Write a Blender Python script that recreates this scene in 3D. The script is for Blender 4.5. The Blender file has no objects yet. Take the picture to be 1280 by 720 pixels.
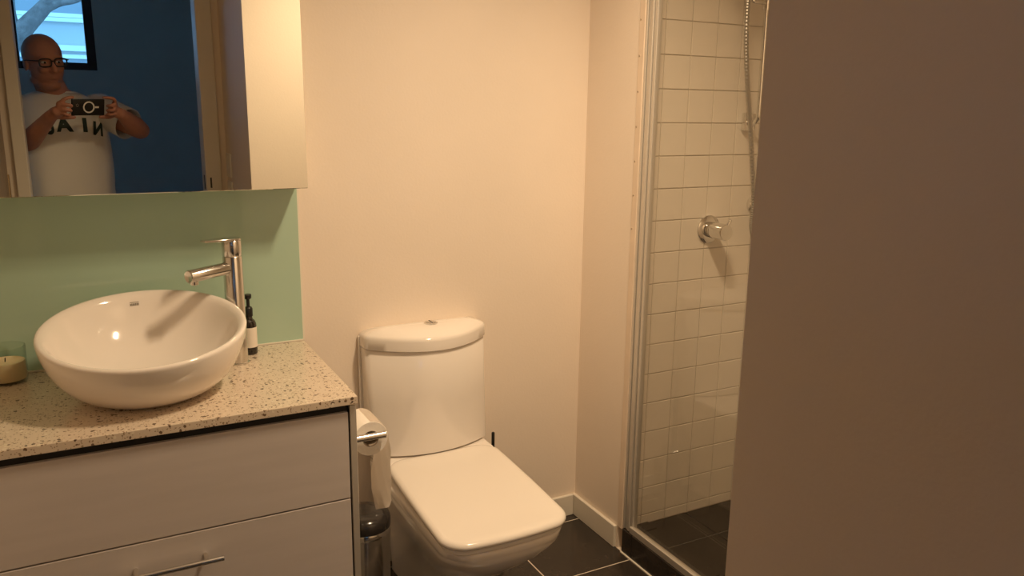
import bpy, bmesh, math, random
from mathutils import Vector, Matrix, Quaternion
random.seed(7)
S = bpy.context.scene
COL = S.collection
PI = math.pi

# ------------------------------------------------------------------ camera
EYE = Vector((0.0, 0.0, 1.40))
RIGHT = Vector((0.88492215, -0.46556937, 0.01256776))
UP = Vector((0.08906134, 0.19564499, 0.9766223))
FWD = Vector((0.45714425, 0.8631154, -0.21459482))
cam = bpy.data.cameras.new('camera')
cam.sensor_width = 36.0
cam.lens = 36.0 * 1006.6 / 1280.0
cam.clip_start = 0.01
cam_ob = bpy.data.objects.new('camera', cam)
COL.objects.link(cam_ob)
cam_ob.matrix_world = Matrix(((RIGHT.x, UP.x, -FWD.x, EYE.x), (RIGHT.y, UP.y, -FWD.y, EYE.y),
                              (RIGHT.z, UP.z, -FWD.z, EYE.z), (0, 0, 0, 1)))
S.camera = cam_ob

# ------------------------------------------------------------------ sky, exposure
W = bpy.data.worlds.new('sky')
W.use_nodes = True
bg = W.node_tree.nodes['Background']
bg.inputs['Color'].default_value = (0.20, 0.55, 1.0, 1)
bg.inputs['Strength'].default_value = 4.4
S.world = W
S.view_settings.view_transform = 'Standard'
S.view_settings.look = 'None'
S.view_settings.gamma = 1.0
S.view_settings.use_curve_mapping = False
S.view_settings.exposure = 0.0
S.cycles.diffuse_bounces = 12
S.cycles.max_bounces = 16
LAMP_WATTS = 56.0
LAMP_COLOR = (1.0, 0.735, 0.46)
LAMP_CONE = math.radians(146)
LAMP_BLEND = 1.0

# ------------------------------------------------------------------ materials
def nodes_of(m):
    m.use_nodes = True
    nt = m.node_tree
    return nt, nt.nodes['Principled BSDF']

def mat(name, color, rough=0.5, metal=0.0, coat=0.0, spec=0.5, var=0.0, vscale=6.0, bump=0.0, bscale=60.0, stretch=None, sss=0.0):
    m = bpy.data.materials.new(name)
    nt, p = nodes_of(m)
    p.inputs['Base Color'].default_value = (*color, 1)
    p.inputs['Roughness'].default_value = rough
    p.inputs['Metallic'].default_value = metal
    p.inputs['Coat Weight'].default_value = coat
    p.inputs['Coat Roughness'].default_value = 0.04
    p.inputs['Specular IOR Level'].default_value = spec
    if sss:
        p.inputs['Subsurface Weight'].default_value = sss
        p.inputs['Subsurface Radius'].default_value = (0.01, 0.004, 0.002)
    L = nt.links
    tc = nt.nodes.new('ShaderNodeTexCoord')
    src = tc.outputs['Object']
    if stretch:
        mp = nt.nodes.new('ShaderNodeMapping')
        mp.inputs['Scale'].default_value = stretch
        L.new(src, mp.inputs['Vector'])
        src = mp.outputs['Vector']
    if var:
        n = nt.nodes.new('ShaderNodeTexNoise')
        n.inputs['Scale'].default_value = vscale
        n.inputs['Detail'].default_value = 5
        L.new(src, n.inputs['Vector'])
        r = nt.nodes.new('ShaderNodeValToRGB')
        r.color_ramp.elements[0].position = 0.3
        r.color_ramp.elements[1].position = 0.7
        r.color_ramp.elements[0].color = (*[c * (1 - var) for c in color], 1)
        r.color_ramp.elements[1].color = (*[min(1, c * (1 + var)) for c in color], 1)
        L.new(n.outputs['Fac'], r.inputs['Fac'])
        L.new(r.outputs['Color'], p.inputs['Base Color'])
    if bump:
        n = nt.nodes.new('ShaderNodeTexNoise')
        n.inputs['Scale'].default_value = bscale
        n.inputs['Detail'].default_value = 4
        L.new(src, n.inputs['Vector'])
        b = nt.nodes.new('ShaderNodeBump')
        b.inputs['Strength'].default_value = bump
        b.inputs['Distance'].default_value = 0.003
        L.new(n.outputs['Fac'], b.inputs['Height'])
        L.new(b.outputs['Normal'], p.inputs['Normal'])
    return m

def glass_mat(name, tint, ior=1.45, rough=0.0):
    # clear sheet: Fresnel mix of see-through and mirror-like reflection
    m = bpy.data.materials.new(name)
    m.use_nodes = True
    nt = m.node_tree
    nt.nodes.clear()
    o = nt.nodes.new('ShaderNodeOutputMaterial')
    mx = nt.nodes.new('ShaderNodeMixShader')
    ge = nt.nodes.new('ShaderNodeNewGeometry')
    dt = nt.nodes.new('ShaderNodeVectorMath'); dt.operation = 'DOT_PRODUCT'
    f0 = ((ior - 1) / (ior + 1)) ** 2
    ops = []
    for op, v in (('ABSOLUTE', None), ('SUBTRACT', None), ('POWER', 5.0), ('MULTIPLY', 1 - f0), ('ADD', f0)):
        q = nt.nodes.new('ShaderNodeMath'); q.operation = op; q.use_clamp = True
        if v is not None:
            q.inputs[1].default_value = v
        ops.append(q)
    ops[1].inputs[0].default_value = 1.0
    nt.links.new(ge.outputs['Normal'], dt.inputs[0]); nt.links.new(ge.outputs['Incoming'], dt.inputs[1])
    nt.links.new(dt.outputs['Value'], ops[0].inputs[0])
    nt.links.new(ops[0].outputs[0], ops[1].inputs[1])
    for p_, q_ in zip(ops[1:], ops[2:]):
        nt.links.new(p_.outputs[0], q_.inputs[0])
    fr = ops[-1]
    t = nt.nodes.new('ShaderNodeBsdfTransparent')
    t.inputs['Color'].default_value = (*tint, 1)
    g = nt.nodes.new('ShaderNodeBsdfGlossy')
    g.inputs['Roughness'].default_value = rough
    L = nt.links
    L.new(fr.outputs[0], mx.inputs[0])
    L.new(t.outputs[0], mx.inputs[1])
    L.new(g.outputs[0], mx.inputs[2])
    L.new(mx.outputs[0], o.inputs['Surface'])
    return m

def emit_mat(name, color, strength):
    m = bpy.data.materials.new(name)
    m.use_nodes = True
    nt = m.node_tree
    nt.nodes.clear()
    o = nt.nodes.new('ShaderNodeOutputMaterial')
    e = nt.nodes.new('ShaderNodeEmission')
    e.inputs['Color'].default_value = (*color, 1)
    e.inputs['Strength'].default_value = strength
    nt.links.new(e.outputs[0], o.inputs['Surface'])
    return m

def quartz_mat():
    m = mat('speckled_quartz', (0.68, 0.585, 0.475), 0.28, coat=0.25)
    nt, p = nodes_of(m)
    L = nt.links
    tc = nt.nodes.new('ShaderNodeTexCoord')
    base = (0.68, 0.585, 0.475, 1)
    prev = None
    nz = nt.nodes.new('ShaderNodeTexNoise'); nz.inputs['Scale'].default_value = 160
    L.new(tc.outputs['Object'], nz.inputs['Vector'])
    wv = nt.nodes.new('ShaderNodeVectorMath'); wv.operation = 'MULTIPLY_ADD'
    wv.inputs[1].default_value = (0.007, 0.007, 0.007)
    L.new(nz.outputs['Color'], wv.inputs[0]); L.new(tc.outputs['Object'], wv.inputs[2])
    for scale, thr, pick, colr in ((105, 0.31, 0.70, (0.17, 0.11, 0.065, 1)), (210, 0.36, 0.62, (0.34, 0.25, 0.16, 1)), (70, 0.27, 0.82, (0.10, 0.065, 0.04, 1)), (90, 0.30, 0.86, (0.78, 0.71, 0.58, 1))):
        v = nt.nodes.new('ShaderNodeTexVoronoi')
        v.inputs['Scale'].default_value = scale
        L.new(wv.outputs['Vector'], v.inputs['Vector'])
        a = nt.nodes.new('ShaderNodeMath'); a.operation = 'LESS_THAN'; a.inputs[1].default_value = thr
        L.new(v.outputs['Distance'], a.inputs[0])
        sp = nt.nodes.new('ShaderNodeSeparateColor')
        L.new(v.outputs['Color'], sp.inputs[0])
        g = nt.nodes.new('ShaderNodeMath'); g.operation = 'GREATER_THAN'; g.inputs[1].default_value = pick
        L.new(sp.outputs[0], g.inputs[0])
        x = nt.nodes.new('ShaderNodeMath'); x.operation = 'MULTIPLY'
        L.new(a.outputs[0], x.inputs[0]); L.new(g.outputs[0], x.inputs[1])
        mixn = nt.nodes.new('ShaderNodeMix'); mixn.data_type = 'RGBA'
        L.new(x.outputs[0], mixn.inputs[0])
        if prev is None:
            mixn.inputs[6].default_value = base
        else:
            L.new(prev, mixn.inputs[6])
        mixn.inputs[7].default_value = colr
        prev = mixn.outputs[2]
    L.new(prev, p.inputs['Base Color'])
    return m

M = dict(
    hose=mat('hose_metal', (0.46, 0.44, 0.41), 0.3, metal=0.9),
    handle=mat('brushed_handle', (0.74, 0.71, 0.66), 0.25, metal=1.0),
    wall=mat('beige_wall_paint', (0.83, 0.74, 0.645), 0.55, var=0.025, vscale=2.5, bump=0.12, bscale=140),
    ceiling=mat('ceiling_paint', (0.92, 0.90, 0.87), 0.8),
    trim=mat('white_trim_paint', (0.74, 0.70, 0.62), 0.4, var=0.02),
    bead=mat('pale_bead', (0.76, 0.64, 0.52), 0.5, var=0.05, vscale=14),
    tile=mat('white_glazed_tile', (0.78, 0.73, 0.655), 0.16, var=0.03, vscale=8, bump=0.03, bscale=18),
    grout=mat('grey_grout', (0.50, 0.45, 0.38), 0.9),
    floor_tile=mat('black_floor_tile', (0.034, 0.027, 0.022), 0.25, var=0.18, vscale=25, bump=0.05, bscale=80),
    floor_grout=mat('floor_grout', (0.70, 0.62, 0.52), 0.9),
    splash=mat('mint_back_painted_glass', (0.41, 0.585, 0.47), 0.25, coat=1.0),
    splash_edge=mat('pale_silicone', (0.80, 0.76, 0.66), 0.4),
    mirror=mat('mirror_silver', (0.86, 0.87, 0.82), 0.0, metal=1.0),
    cream=mat('cream_laminate', (0.86, 0.80, 0.62), 0.35, var=0.01),
    carcass=mat('white_carcass', (0.72, 0.68, 0.60), 0.5),
    drawer=mat('silver_grey_laminate', (0.62, 0.575, 0.56), 0.40, metal=0.1, var=0.03, vscale=5, bump=0.05, bscale=160, stretch=(1, 1, 8)),
    alu=mat('brushed_aluminium', (0.70, 0.67, 0.62), 0.42, metal=0.7),
    black=mat('black_gap', (0.012, 0.012, 0.012), 0.6),
    chrome=mat('chrome', (0.80, 0.79, 0.77), 0.08, metal=1.0),
    nickel=mat('satin_chrome', (0.68, 0.66, 0.63), 0.18, metal=1.0),
    ceramic=mat('white_ceramic', (0.84, 0.795, 0.745), 0.10, coat=0.3),
    seat=mat('white_seat_plastic', (0.85, 0.805, 0.745), 0.16, coat=0.3),
    paper=mat('toilet_paper', (0.86, 0.82, 0.76), 0.9, bump=0.3, bscale=90),
    card=mat('cardboard', (0.42, 0.34, 0.26), 0.9),
    amber=mat('dark_amber_bottle', (0.012, 0.008, 0.006), 0.12, coat=0.5),
    label=mat('cream_paper_label', (0.80, 0.74, 0.66), 0.6),
    plastic=mat('black_plastic', (0.012, 0.012, 0.012), 0.35),
    lidblack=mat('gloss_black_lid', (0.03, 0.026, 0.024), 0.15),
    wax=mat('cream_wax', (0.78, 0.62, 0.40), 0.5, sss=0.3),
    jar=glass_mat('jar_glass', (0.95, 0.97, 0.95), 1.3),
    screen=glass_mat('shower_glass', (0.98, 0.975, 0.955), 1.55),
    pane=glass_mat('window_glass', (0.95, 0.97, 0.98), 1.3),
    quartz=quartz_mat(),
    door=mat('dark_brown_timber', (0.26, 0.19, 0.13), 0.4, var=0.2, vscale=4, stretch=(8, 8, 0.6)),
    brass=mat('satin_brass', (0.62, 0.50, 0.32), 0.25, metal=1.0),
    bedwall=mat('grey_blue_bedroom_paint', (0.62, 0.62, 0.60), 0.7, var=0.03),
    carpet=mat('grey_carpet', (0.22, 0.22, 0.23), 0.95, bump=0.4, bscale=300),
    navy=mat('dark_navy_window_frame', (0.03, 0.035, 0.045), 0.45),
    skin=mat('skin', (0.47, 0.22, 0.155), 0.5, var=0.06, vscale=30, sss=0.1),
    shirt=mat('offwhite_cotton', (0.70, 0.69, 0.66), 0.95, bump=0.35, bscale=25),
    letter=mat('black_green_print', (0.012, 0.03, 0.022), 0.7),
    trousers=mat('dark_cotton', (0.05, 0.055, 0.07), 0.9),
    shoe=mat('dark_shoe', (0.03, 0.03, 0.03), 0.5),
    white=mat('white_plastic', (0.82, 0.80, 0.76), 0.35),
    eye=mat('eye_white', (0.75, 0.72, 0.70), 0.2),
    iris=mat('dark_iris', (0.03, 0.03, 0.03), 0.2),
    facade=mat('pale_render', (0.42, 0.42, 0.42), 0.8, var=0.04, vscale=1.5),
    fwhite=mat('white_window_frame', (0.66, 0.66, 0.66), 0.5),
    fglass=mat('facade_glass', (0.20, 0.22, 0.25), 0.08, coat=0.5),
    bark=mat('grey_bark', (0.13, 0.105, 0.10), 0.9, var=0.35, vscale=12, bump=0.6, bscale=30),
    leaf=mat('leaf', (0.10, 0.14, 0.06), 0.7),
    ground=mat('asphalt', (0.18, 0.18, 0.18), 0.9),
    lampglass=emit_mat('lit_lamp', (1.0, 0.80, 0.5), 14.0),
)

def thin_paper(m):
    # thin sheet: part of the light comes through
    nt, p = nodes_of(m)
    out = nt.nodes['Material Output']
    tr = nt.nodes.new('ShaderNodeBsdfTranslucent')
    tr.inputs['Color'].default_value = (0.88, 0.84, 0.79, 1)
    mx = nt.nodes.new('ShaderNodeMixShader')
    mx.inputs[0].default_value = 0.38
    nt.links.new(p.outputs[0], mx.inputs[1]); nt.links.new(tr.outputs[0], mx.inputs[2])
    nt.links.new(mx.outputs[0], out.inputs['Surface'])
    return m
M['sheet'] = thin_paper(mat('thin_tissue', (0.86, 0.82, 0.77), 0.9, bump=0.3, bscale=90))

# ------------------------------------------------------------------ mesh helpers
ORG = {}

def finish(name, bm, m, parent=None, smooth=False, angle=40):
    bmesh.ops.recalc_face_normals(bm, faces=bm.faces)
    me = bpy.data.meshes.new(name)
    bm.to_mesh(me)
    bm.free()
    if parent is not None and parent.name in ORG:
        me.transform(Matrix.Translation(-ORG[parent.name]))
    me.materials.append(M[m] if isinstance(m, str) else m)
    if smooth:
        for p in me.polygons:
            p.use_smooth = True
        me.set_sharp_from_angle(angle=math.radians(angle))
    o = bpy.data.objects.new(name, me)
    COL.objects.link(o)
    if parent is not None:
        o.parent = parent
        if parent.name in ORG:
            ORG[o.name] = ORG[parent.name]
    return o

def tag(o, label, cat, group=None):
    o['label'] = label
    o['category'] = cat
    if group:
        o['group'] = group
    return o

def thing(name, label, cat, loc, group=None):
    o = bpy.data.objects.new(name, None)
    o.empty_display_size = 0.05
    COL.objects.link(o)
    o.location = loc
    ORG[o.name] = Vector(loc)
    return tag(o, label, cat, group)

def structure(name, bm, m, parent=None, smooth=False):
    o = finish(name, bm, m, parent, smooth)
    if parent is None:
        o['kind'] = 'structure'
    return o

def NB():
    return bmesh.new()

def box(bm, x0, x1, y0, y1, z0, z1, bev=0.0, seg=2):
    r = bmesh.ops.create_cube(bm, size=1.0)
    vs = r['verts']
    for v in vs:
        v.co = Vector(((x0 + x1) / 2 + v.co.x * (x1 - x0), (y0 + y1) / 2 + v.co.y * (y1 - y0), (z0 + z1) / 2 + v.co.z * (z1 - z0)))
    if bev:
        es = list({e for v in vs for e in v.link_edges})
        bmesh.ops.bevel(bm, geom=es, offset=bev, segments=seg, profile=0.5, affect='EDGES')
    return bm

def B(*a, **k):
    return box(NB(), *a, **k)

def loft(bm, rings, cap0=True, cap1=True, closed=True):
    vr = [[bm.verts.new(p) for p in r] for r in rings]
    n = len(vr[0])
    for a, b in zip(vr, vr[1:]):
        for i in range(n if closed else n - 1):
            j = (i + 1) % n
            bm.faces.new((a[i], a[j], b[j], b[i]))
    if cap0:
        bm.faces.new(vr[0][::-1])
    if cap1:
        bm.faces.new(vr[-1])
    return bm

def lathe(bm, prof, c, n=40, axis=Vector((0, 0, 1)), caps=(True, True)):
    axis = Vector(axis).normalized()
    t = Vector((1, 0, 0)) if abs(axis.x) < 0.9 else Vector((0, 1, 0))
    u = axis.cross(t).normalized()
    v = axis.cross(u)
    c = Vector(c)
    rings = []
    for r, z in prof:
        r = max(r, 1e-4)
        rings.append([c + axis * z + u * (r * math.cos(2 * PI * i / n)) + v * (r * math.sin(2 * PI * i / n)) for i in range(n)])
    return loft(bm, rings, *caps)

def frames_along(pts):
    out = []
    up = None
    for i, p in enumerate(pts):
        a = pts[max(i - 1, 0)]
        b = pts[min(i + 1, len(pts) - 1)]
        t = (b - a).normalized()
        if up is None:
            up = Vector((0, 0, 1)) if abs(t.z) < 0.9 else Vector((0, 1, 0))
        s = t.cross(up).normalized()
        up = s.cross(t).normalized()
        out.append((t, s, up))
    return out

def tube(bm, pts, rad, n=10, round_ends=True):
    pts = [Vector(p) for p in pts]
    rad = list(rad) if hasattr(rad, '__len__') else [rad] * len(pts)
    fr = frames_along(pts)
    rings = []
    def ring(p, s, u, r):
        return [p + s * (r * math.cos(2 * PI * k / n)) + u * (r * math.sin(2 * PI * k / n)) for k in range(n)]
    if round_ends:
        t, s, u = fr[0]
        for a in (0.25, 0.7, 0.95):
            rings.append(ring(pts[0] - t * rad[0] * math.sqrt(1 - a * a), s, u, rad[0] * a))
    for p, (t, s, u), r in zip(pts, fr, rad):
        rings.append(ring(p, s, u, r))
    if round_ends:
        t, s, u = fr[-1]
        for a in (0.95, 0.7, 0.25):
            rings.append(ring(pts[-1] + t * rad[-1] * math.sqrt(1 - a * a), s, u, rad[-1] * a))
    return loft(bm, rings)

def smooth_path(pts, k=6):
    P = [Vector(p) for p in pts]
    P = [P[0] * 2 - P[1]] + P + [P[-1] * 2 - P[-2]]
    out = []
    for i in range(1, len(P) - 2):
        p0, p1, p2, p3 = P[i - 1:i + 3]
        for j in range(k):
            t = j / k
            out.append(0.5 * ((2 * p1) + (p2 - p0) * t + (2 * p0 - 5 * p1 + 4 * p2 - p3) * t * t + (3 * p1 - p0 - 3 * p2 + p3) * t ** 3))
    out.append(P[-2])
    return out

def ellipsoid(bm, c, r, rot=None, n=20):
    mt = Matrix.Translation(Vector(c))
    if rot is not None:
        mt = mt @ rot.to_4x4()
    mt = mt @ Matrix.Diagonal((*r, 1))
    bmesh.ops.create_uvsphere(bm, u_segments=n, v_segments=n // 2 + 2, radius=1.0, matrix=mt)
    return bm

def extrude_profile_y(bm, prof, y0, y1):      # prof: list of (x,z)
    return loft(bm, [[Vector((x, y0, z)) for x, z in prof], [Vector((x, y1, z)) for x, z in prof]])

# ------------------------------------------------------------------ room dimensions
YB = 2.228          # back wall face
XR = 1.444          # right wall / shower screen plane
YT = 2.050          # tiled shower wall face
XL = -0.42          # left wall
NIBX, NIBY = 0.624, 0.634
H = 2.40
DOOR_L, DOOR_R = -0.218, 0.521     # edges of the door opening
YO = -0.124         # outer face of the door wall

# ------------------------------------------------------------------ floor with individual tiles
fl = structure('floor', B(XL, 2.50, YO, YB, -0.06, -0.0012), 'floor_grout')
tile_cache = {}
def tile_obj(parent, name, cx, cy, cz, sx, sy, sz, m, bev):
    key = (round(sx, 4), round(sy, 4), round(sz, 4), m)
    if key not in tile_cache:
        bm = B(-sx / 2, sx / 2, -sy / 2, sy / 2, -sz / 2, sz / 2)
        bmesh.ops.bevel(bm, geom=list(bm.edges), offset=bev, segments=1, affect='EDGES')
        bmesh.ops.recalc_face_normals(bm, faces=bm.faces)
        me = bpy.data.meshes.new(name)
        bm.to_mesh(me); bm.free()
        me.materials.append(M[m])
        tile_cache[key] = me
    o = bpy.data.objects.new(name, tile_cache[key])
    COL.objects.link(o)
    o.location = (cx, cy, cz)
    o.parent = parent
    return o

def tile_span(lo, hi, anchor, pitch, gap):
    k = math.floor((lo - anchor) / pitch)
    out = []
    while True:
        a = anchor + k * pitch + gap / 2
        b = a + pitch - gap
        if a > hi - 0.004:
            break
        a2, b2 = max(a, lo), min(b, hi)
        if b2 - a2 > 0.006:
            out.append((a2, b2))
        k += 1
    return out

for x0, x1 in tile_span(XL, XR - 0.002, 1.144, 0.30, 0.004):
    for y0, y1 in tile_span(YO, YB, 1.884, 0.30, 0.004):
        if x0 > NIBX - 0.05 and y1 < NIBY + 0.01:
            continue
        tile_obj(fl, 'tile', (x0 + x1) / 2, (y0 + y1) / 2, -0.004, x1 - x0, y1 - y0, 0.008, 'floor_tile', 0.001)
for x0, x1 in tile_span(XR + 0.10, 2.44, 1.80, 0.30, 0.004):
    for y0, y1 in tile_span(NIBY, YT, 1.884, 0.30, 0.004):
        tile_obj(fl, 'tile', (x0 + x1) / 2, (y0 + y1) / 2, -0.004, x1 - x0, y1 - y0, 0.008, 'floor_tile', 0.001)

structure('floor_shower', B(XR + 0.10, 2.46, NIBY, YT, -0.02, -0.0008), 'black')

# ------------------------------------------------------------------ walls and ceiling
structure('wall_back', B(XL - 0.1, XR + 0.13, YB, YB + 0.1, -0.06, H), 'wall')
structure('wall_left', B(XL - 0.1, XL, YO, YB, -0.06, H), 'wall')
structure('wall_right', B(XR, XR + 0.034, 1.962, YB, -0.006, H), 'wall')
structure('ceiling', B(XL - 0.1, 2.6, YO, YB + 0.1, H, H + 0.08), 'ceiling')
# block beside the door (its corner is the big near surface)
structure('wall_near', B(NIBX, 2.6, YO, NIBY, -0.06, H), 'wall')
structure('wall_front', B(XL, DOOR_L - 0.012, YO, 0.0, -0.06, H), 'wall')
structure('wall_header', B(DOOR_L - 0.012, NIBX, YO, 0.0, 2.05, H), 'wall')
structure('wall_jamb', B(DOOR_R + 0.012, NIBX, YO, 0.0, -0.06, 2.05), 'wall')
structure('wall_shower_end', B(2.46, 2.56, NIBY, YB, -0.06, H), 'tile')

# tiled shower wall: each tile a piece
ws = structure('wall_shower', B(XR + 0.034, 2.46, YT + 0.003, YB, -0.06, H), 'grout')
P_T = 0.1027
for x0, x1 in tile_span(XR + 0.036, 2.455, 1.6045, P_T, 0.003):
    for z0, z1 in tile_span(0.001, H - 0.01, 0.0345, P_T, 0.003):
        o = tile_obj(ws, 'tile', (x0 + x1) / 2, YT + 0.004 + random.uniform(-0.0004, 0.0004), (z0 + z1) / 2, x1 - x0, 0.008, z1 - z0, 'tile', 0.0012)
        o.rotation_euler = (random.uniform(-0.004, 0.004), 0, random.uniform(-0.004, 0.004))

# baseboards
def board(name, x0, x1, y0, y1):
    structure(name, B(x0, x1, y0, y1, 0.0, 0.077, bev=0.002, seg=1), 'trim')
board('baseboard_back', 0.515, XR - 0.013, YB - 0.012, YB)
board('baseboard_right', XR - 0.012, XR, 1.968, YB)
board('baseboard_near', NIBX + 0.012, XR - 0.002, NIBY, NIBY + 0.012)
board('baseboard_left', XL, XL + 0.012, 0.78, 1.70)

# white plastic bead at the end of the right wall, with pin heads
t1 = structure('trim_1', B(XR - 0.004, XR + 0.034, 1.936, 1.962, 0.078, H - 0.01, bev=0.0015, seg=1), 'bead')
bm = NB()
for k in range(7):
    lathe(bm, [(0.0028, 0), (0.0028, 0.0015), (0.0015, 0.0022)], (XR - 0.0035, 1.955, 1.06 + 0.10 * k), 8, (-1, 0, 0))
finish('pin_heads', bm, 'card', t1)['kind'] = 'stuff'

# door frame: left architrave, right jamb with strike plate
structure('trim_2', B(DOOR_L - 0.050, DOOR_L, 0.0, 0.016, 0.0, 2.10, bev=0.003), 'trim')
structure('trim_3', B(DOOR_L - 0.012, DOOR_L, YO, 0.0, 0.0, 2.05, bev=0.001, seg=1), 'trim')
jr = structure('trim_4', B(DOOR_R, DOOR_R + 0.012, YO, 0.0, 0.0, 2.05, bev=0.001, seg=1), 'trim')
sp = finish('strike_plate', B(DOOR_R - 0.0015, DOOR_R + 0.001, -0.052, -0.024, 1.005, 1.075, bev=0.0006, seg=1), 'plastic', jr)
ar = structure('trim_7', B(DOOR_R, DOOR_R + 0.072, 0.0, 0.016, 0.0, 2.10, bev=0.003), 'trim')
finish('latch_keep', B(DOOR_R + 0.018, DOOR_R + 0.026, 0.0155, 0.0175, 1.015, 1.065, bev=0.0005, seg=1), 'plastic', ar)
structure('trim_5', B(DOOR_L - 0.052, DOOR_R + 0.072, 0.0, 0.016, 2.10, 2.155, bev=0.003), 'trim')

# dark open door on the left, only seen at the left edge of the mirror
d1 = structure('door_1', B(-0.335, -0.298, 0.02, 0.77, 0.012, 2.04, bev=0.002, seg=1), 'door')
bm = NB()
lathe(bm, [(0.026, 0), (0.026, 0.008), (0.011, 0.010), (0.010, 0.045)], (-0.298, 0.70, 1.04), 24, (1, 0, 0))
tube(bm, [(-0.253, 0.705, 1.04), (-0.250, 0.66, 1.04), (-0.250, 0.585, 1.043)], 0.009, 12)
finish('door_handle', bm, 'brass', d1, True)
for hz in (0.25, 1.05, 1.80):
    bm = NB()
    lathe(bm, [(0.007, -0.05), (0.007, 0.05)], (-0.300, 0.014, hz), 12)
    finish('hinge', bm, 'brass', d1, True)

# ------------------------------------------------------------------ shower kerb and screen
kb = structure('trim_6', B(XR + 0.002, XR + 0.098, NIBY, 1.935, -0.006, 0.078), 'floor_grout')
for y0, y1 in tile_span(NIBY, 1.934, 1.884, 0.30, 0.004):
    tile_obj(kb, 'tile', XR, (y0 + y1) / 2, 0.042, 0.008, y1 - y0, 0.082, 'floor_tile', 0.001)
    tile_obj(kb, 'tile', XR + 0.05, (y0 + y1) / 2, 0.080, 0.096, y1 - y0, 0.008, 'floor_tile', 0.001)

finish('silicone_line', B(XR - 0.009, XR - 0.0035, NIBY + 0.013, 1.935, -0.001, 0.004, bev=0.001, seg=1), 'splash_edge', kb)
sc = thing('shower_screen', 'clear glass shower screen in polished aluminium frame on the black tiled kerb', 'shower screen', (XR + 0.02, 1.2, 0.084))
bm = NB()
for y0, y1, dx in ((1.928, 1.936, 0.0), (1.916, 1.926, 0.004), (1.904, 1.914, 0.001), (1.890, 1.902, 0.006)):
    box(bm, XR - 0.002 + dx, XR + 0.022, y0, y1, 0.086, 2.05, bev=0.002, seg=2)
box(bm, XR + 0.008, XR + 0.020, 1.892, 1.936, 0.086, 2.05)
finish('wall_channel', bm, 'alu', sc)
bm = NB()
box(bm, XR - 0.002, XR + 0.012, NIBY + 0.002, 1.900, 0.084, 0.106, bev=0.002)
box(bm, XR + 0.014, XR + 0.026, NIBY + 0.002, 1.900, 0.084, 0.098, bev=0.002)
box(bm, XR + 0.004, XR + 0.024, NIBY + 0.002, 1.900, 0.084, 0.092)
finish('bottom_track', bm, 'alu', sc)
finish('head_rail', B(XR, XR + 0.026, NIBY + 0.002, 1.93, 2.05, 2.08, bev=0.002), 'alu', sc)
finish('glass_panel', B(XR + 0.009, XR + 0.015, NIBY + 0.005, 1.898, 0.096, 2.05), 'screen', sc)

# ------------------------------------------------------------------ splashback and mirror cabinet
spb = thing('splashback', 'mint green back-painted glass splashback behind the basin', 'splashback', (0.05, YB - 0.006, 0.757))
finish('glass_sheet', B(XL + 0.002, 0.508, YB - 0.006, YB - 0.0005, 0.7575, 1.196, bev=0.0008, seg=1), 'splash', spb)
finish('silicone_edge', B(0.508, 0.513, YB - 0.005, YB - 0.0008, 0.7575, 1.196), 'splash_edge', spb)
finish('silicone_bead', B(XL + 0.002, 0.508, YB - 0.010, YB - 0.006, 0.757, 0.761), 'splash_edge', spb)

CY = 2.094
mc = thing('mirror_cabinet', 'wide mirror-fronted wall cabinet above the green splashback', 'mirror cabinet', (0.05, YB, 1.20))
finish('carcass', B(XL + 0.004, 0.504, CY + 0.018, YB - 0.001, 1.204, 1.98), 'carcass', mc)
finish('mirror_door', B(XL + 0.004, 0.5085, CY, CY + 0.016, 1.1985, 1.98, bev=0.0012, seg=1), 'mirror', mc)
finish('end_side', B(0.5045, 0.5085, CY + 0.018, YB - 0.001, 1.198, 1.98), 'cream', mc)

# ------------------------------------------------------------------ vanity
VY = 1.722          # drawer front face
VX0, VX1 = XL + 0.004, 0.508
va = thing('vanity_cabinet', 'silver-grey vanity cabinet with flat drawers under the speckled worktop', 'vanity cabinet', (0.05, 1.98, 0.0))
bm = NB()
box(bm, VX0, 0.490, VY + 0.024, YB - 0.001, 0.10, 0.720)
box(bm, VX0, 0.490, VY + 0.010, VY + 0.024, 0.10, 0.736)
finish('carcass', bm, 'black', va)
finish('top_rail', B(VX0, 0.490, VY + 0.02, YB - 0.002, 0.7205, 0.7375), 'black', va)
bm = NB()
box(bm, 0.493, VX1, VY - 0.001, YB - 0.001, 0.02, 0.7335, bev=0.001, seg=1)
finish('side_panel', bm, 'alu', va)
finish('plinth', B(VX0, 0.49, VY + 0.05, VY + 0.065, 0.0, 0.10), 'black', va)
def drawer(z0, z1, hx0=None, hx1=None, hz=None, name='drawer'):
    d = finish(name, B(VX0, 0.4885, VY, VY + 0.018, z0, z1, bev=0.0012), 'drawer', va)
    if hx0 is not None:
        bm = NB()
        tube(bm, [(hx0, VY - 0.034, hz), (hx1, VY - 0.034, hz)], 0.006, 16, False)
        for px in (hx0 + 0.026, hx1 - 0.034):
            tube(bm, [(px, VY + 0.002, hz), (px, VY - 0.032, hz)], 0.0045, 12, False)
        finish('handle', bm, 'handle', d, True)
drawer(0.504, 0.7175)
drawer(0.287, 0.5005, -0.005, 0.194, 0.443)
drawer(0.105, 0.2835, -0.005, 0.194, 0.226)

ct = tag(finish('countertop', B(XL + 0.002, 0.509, 1.711, YB - 0.011, 0.738, 0.757, bev=0.0015), 'quartz'),
         'cream speckled stone worktop carrying the white basin', 'worktop')

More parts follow.
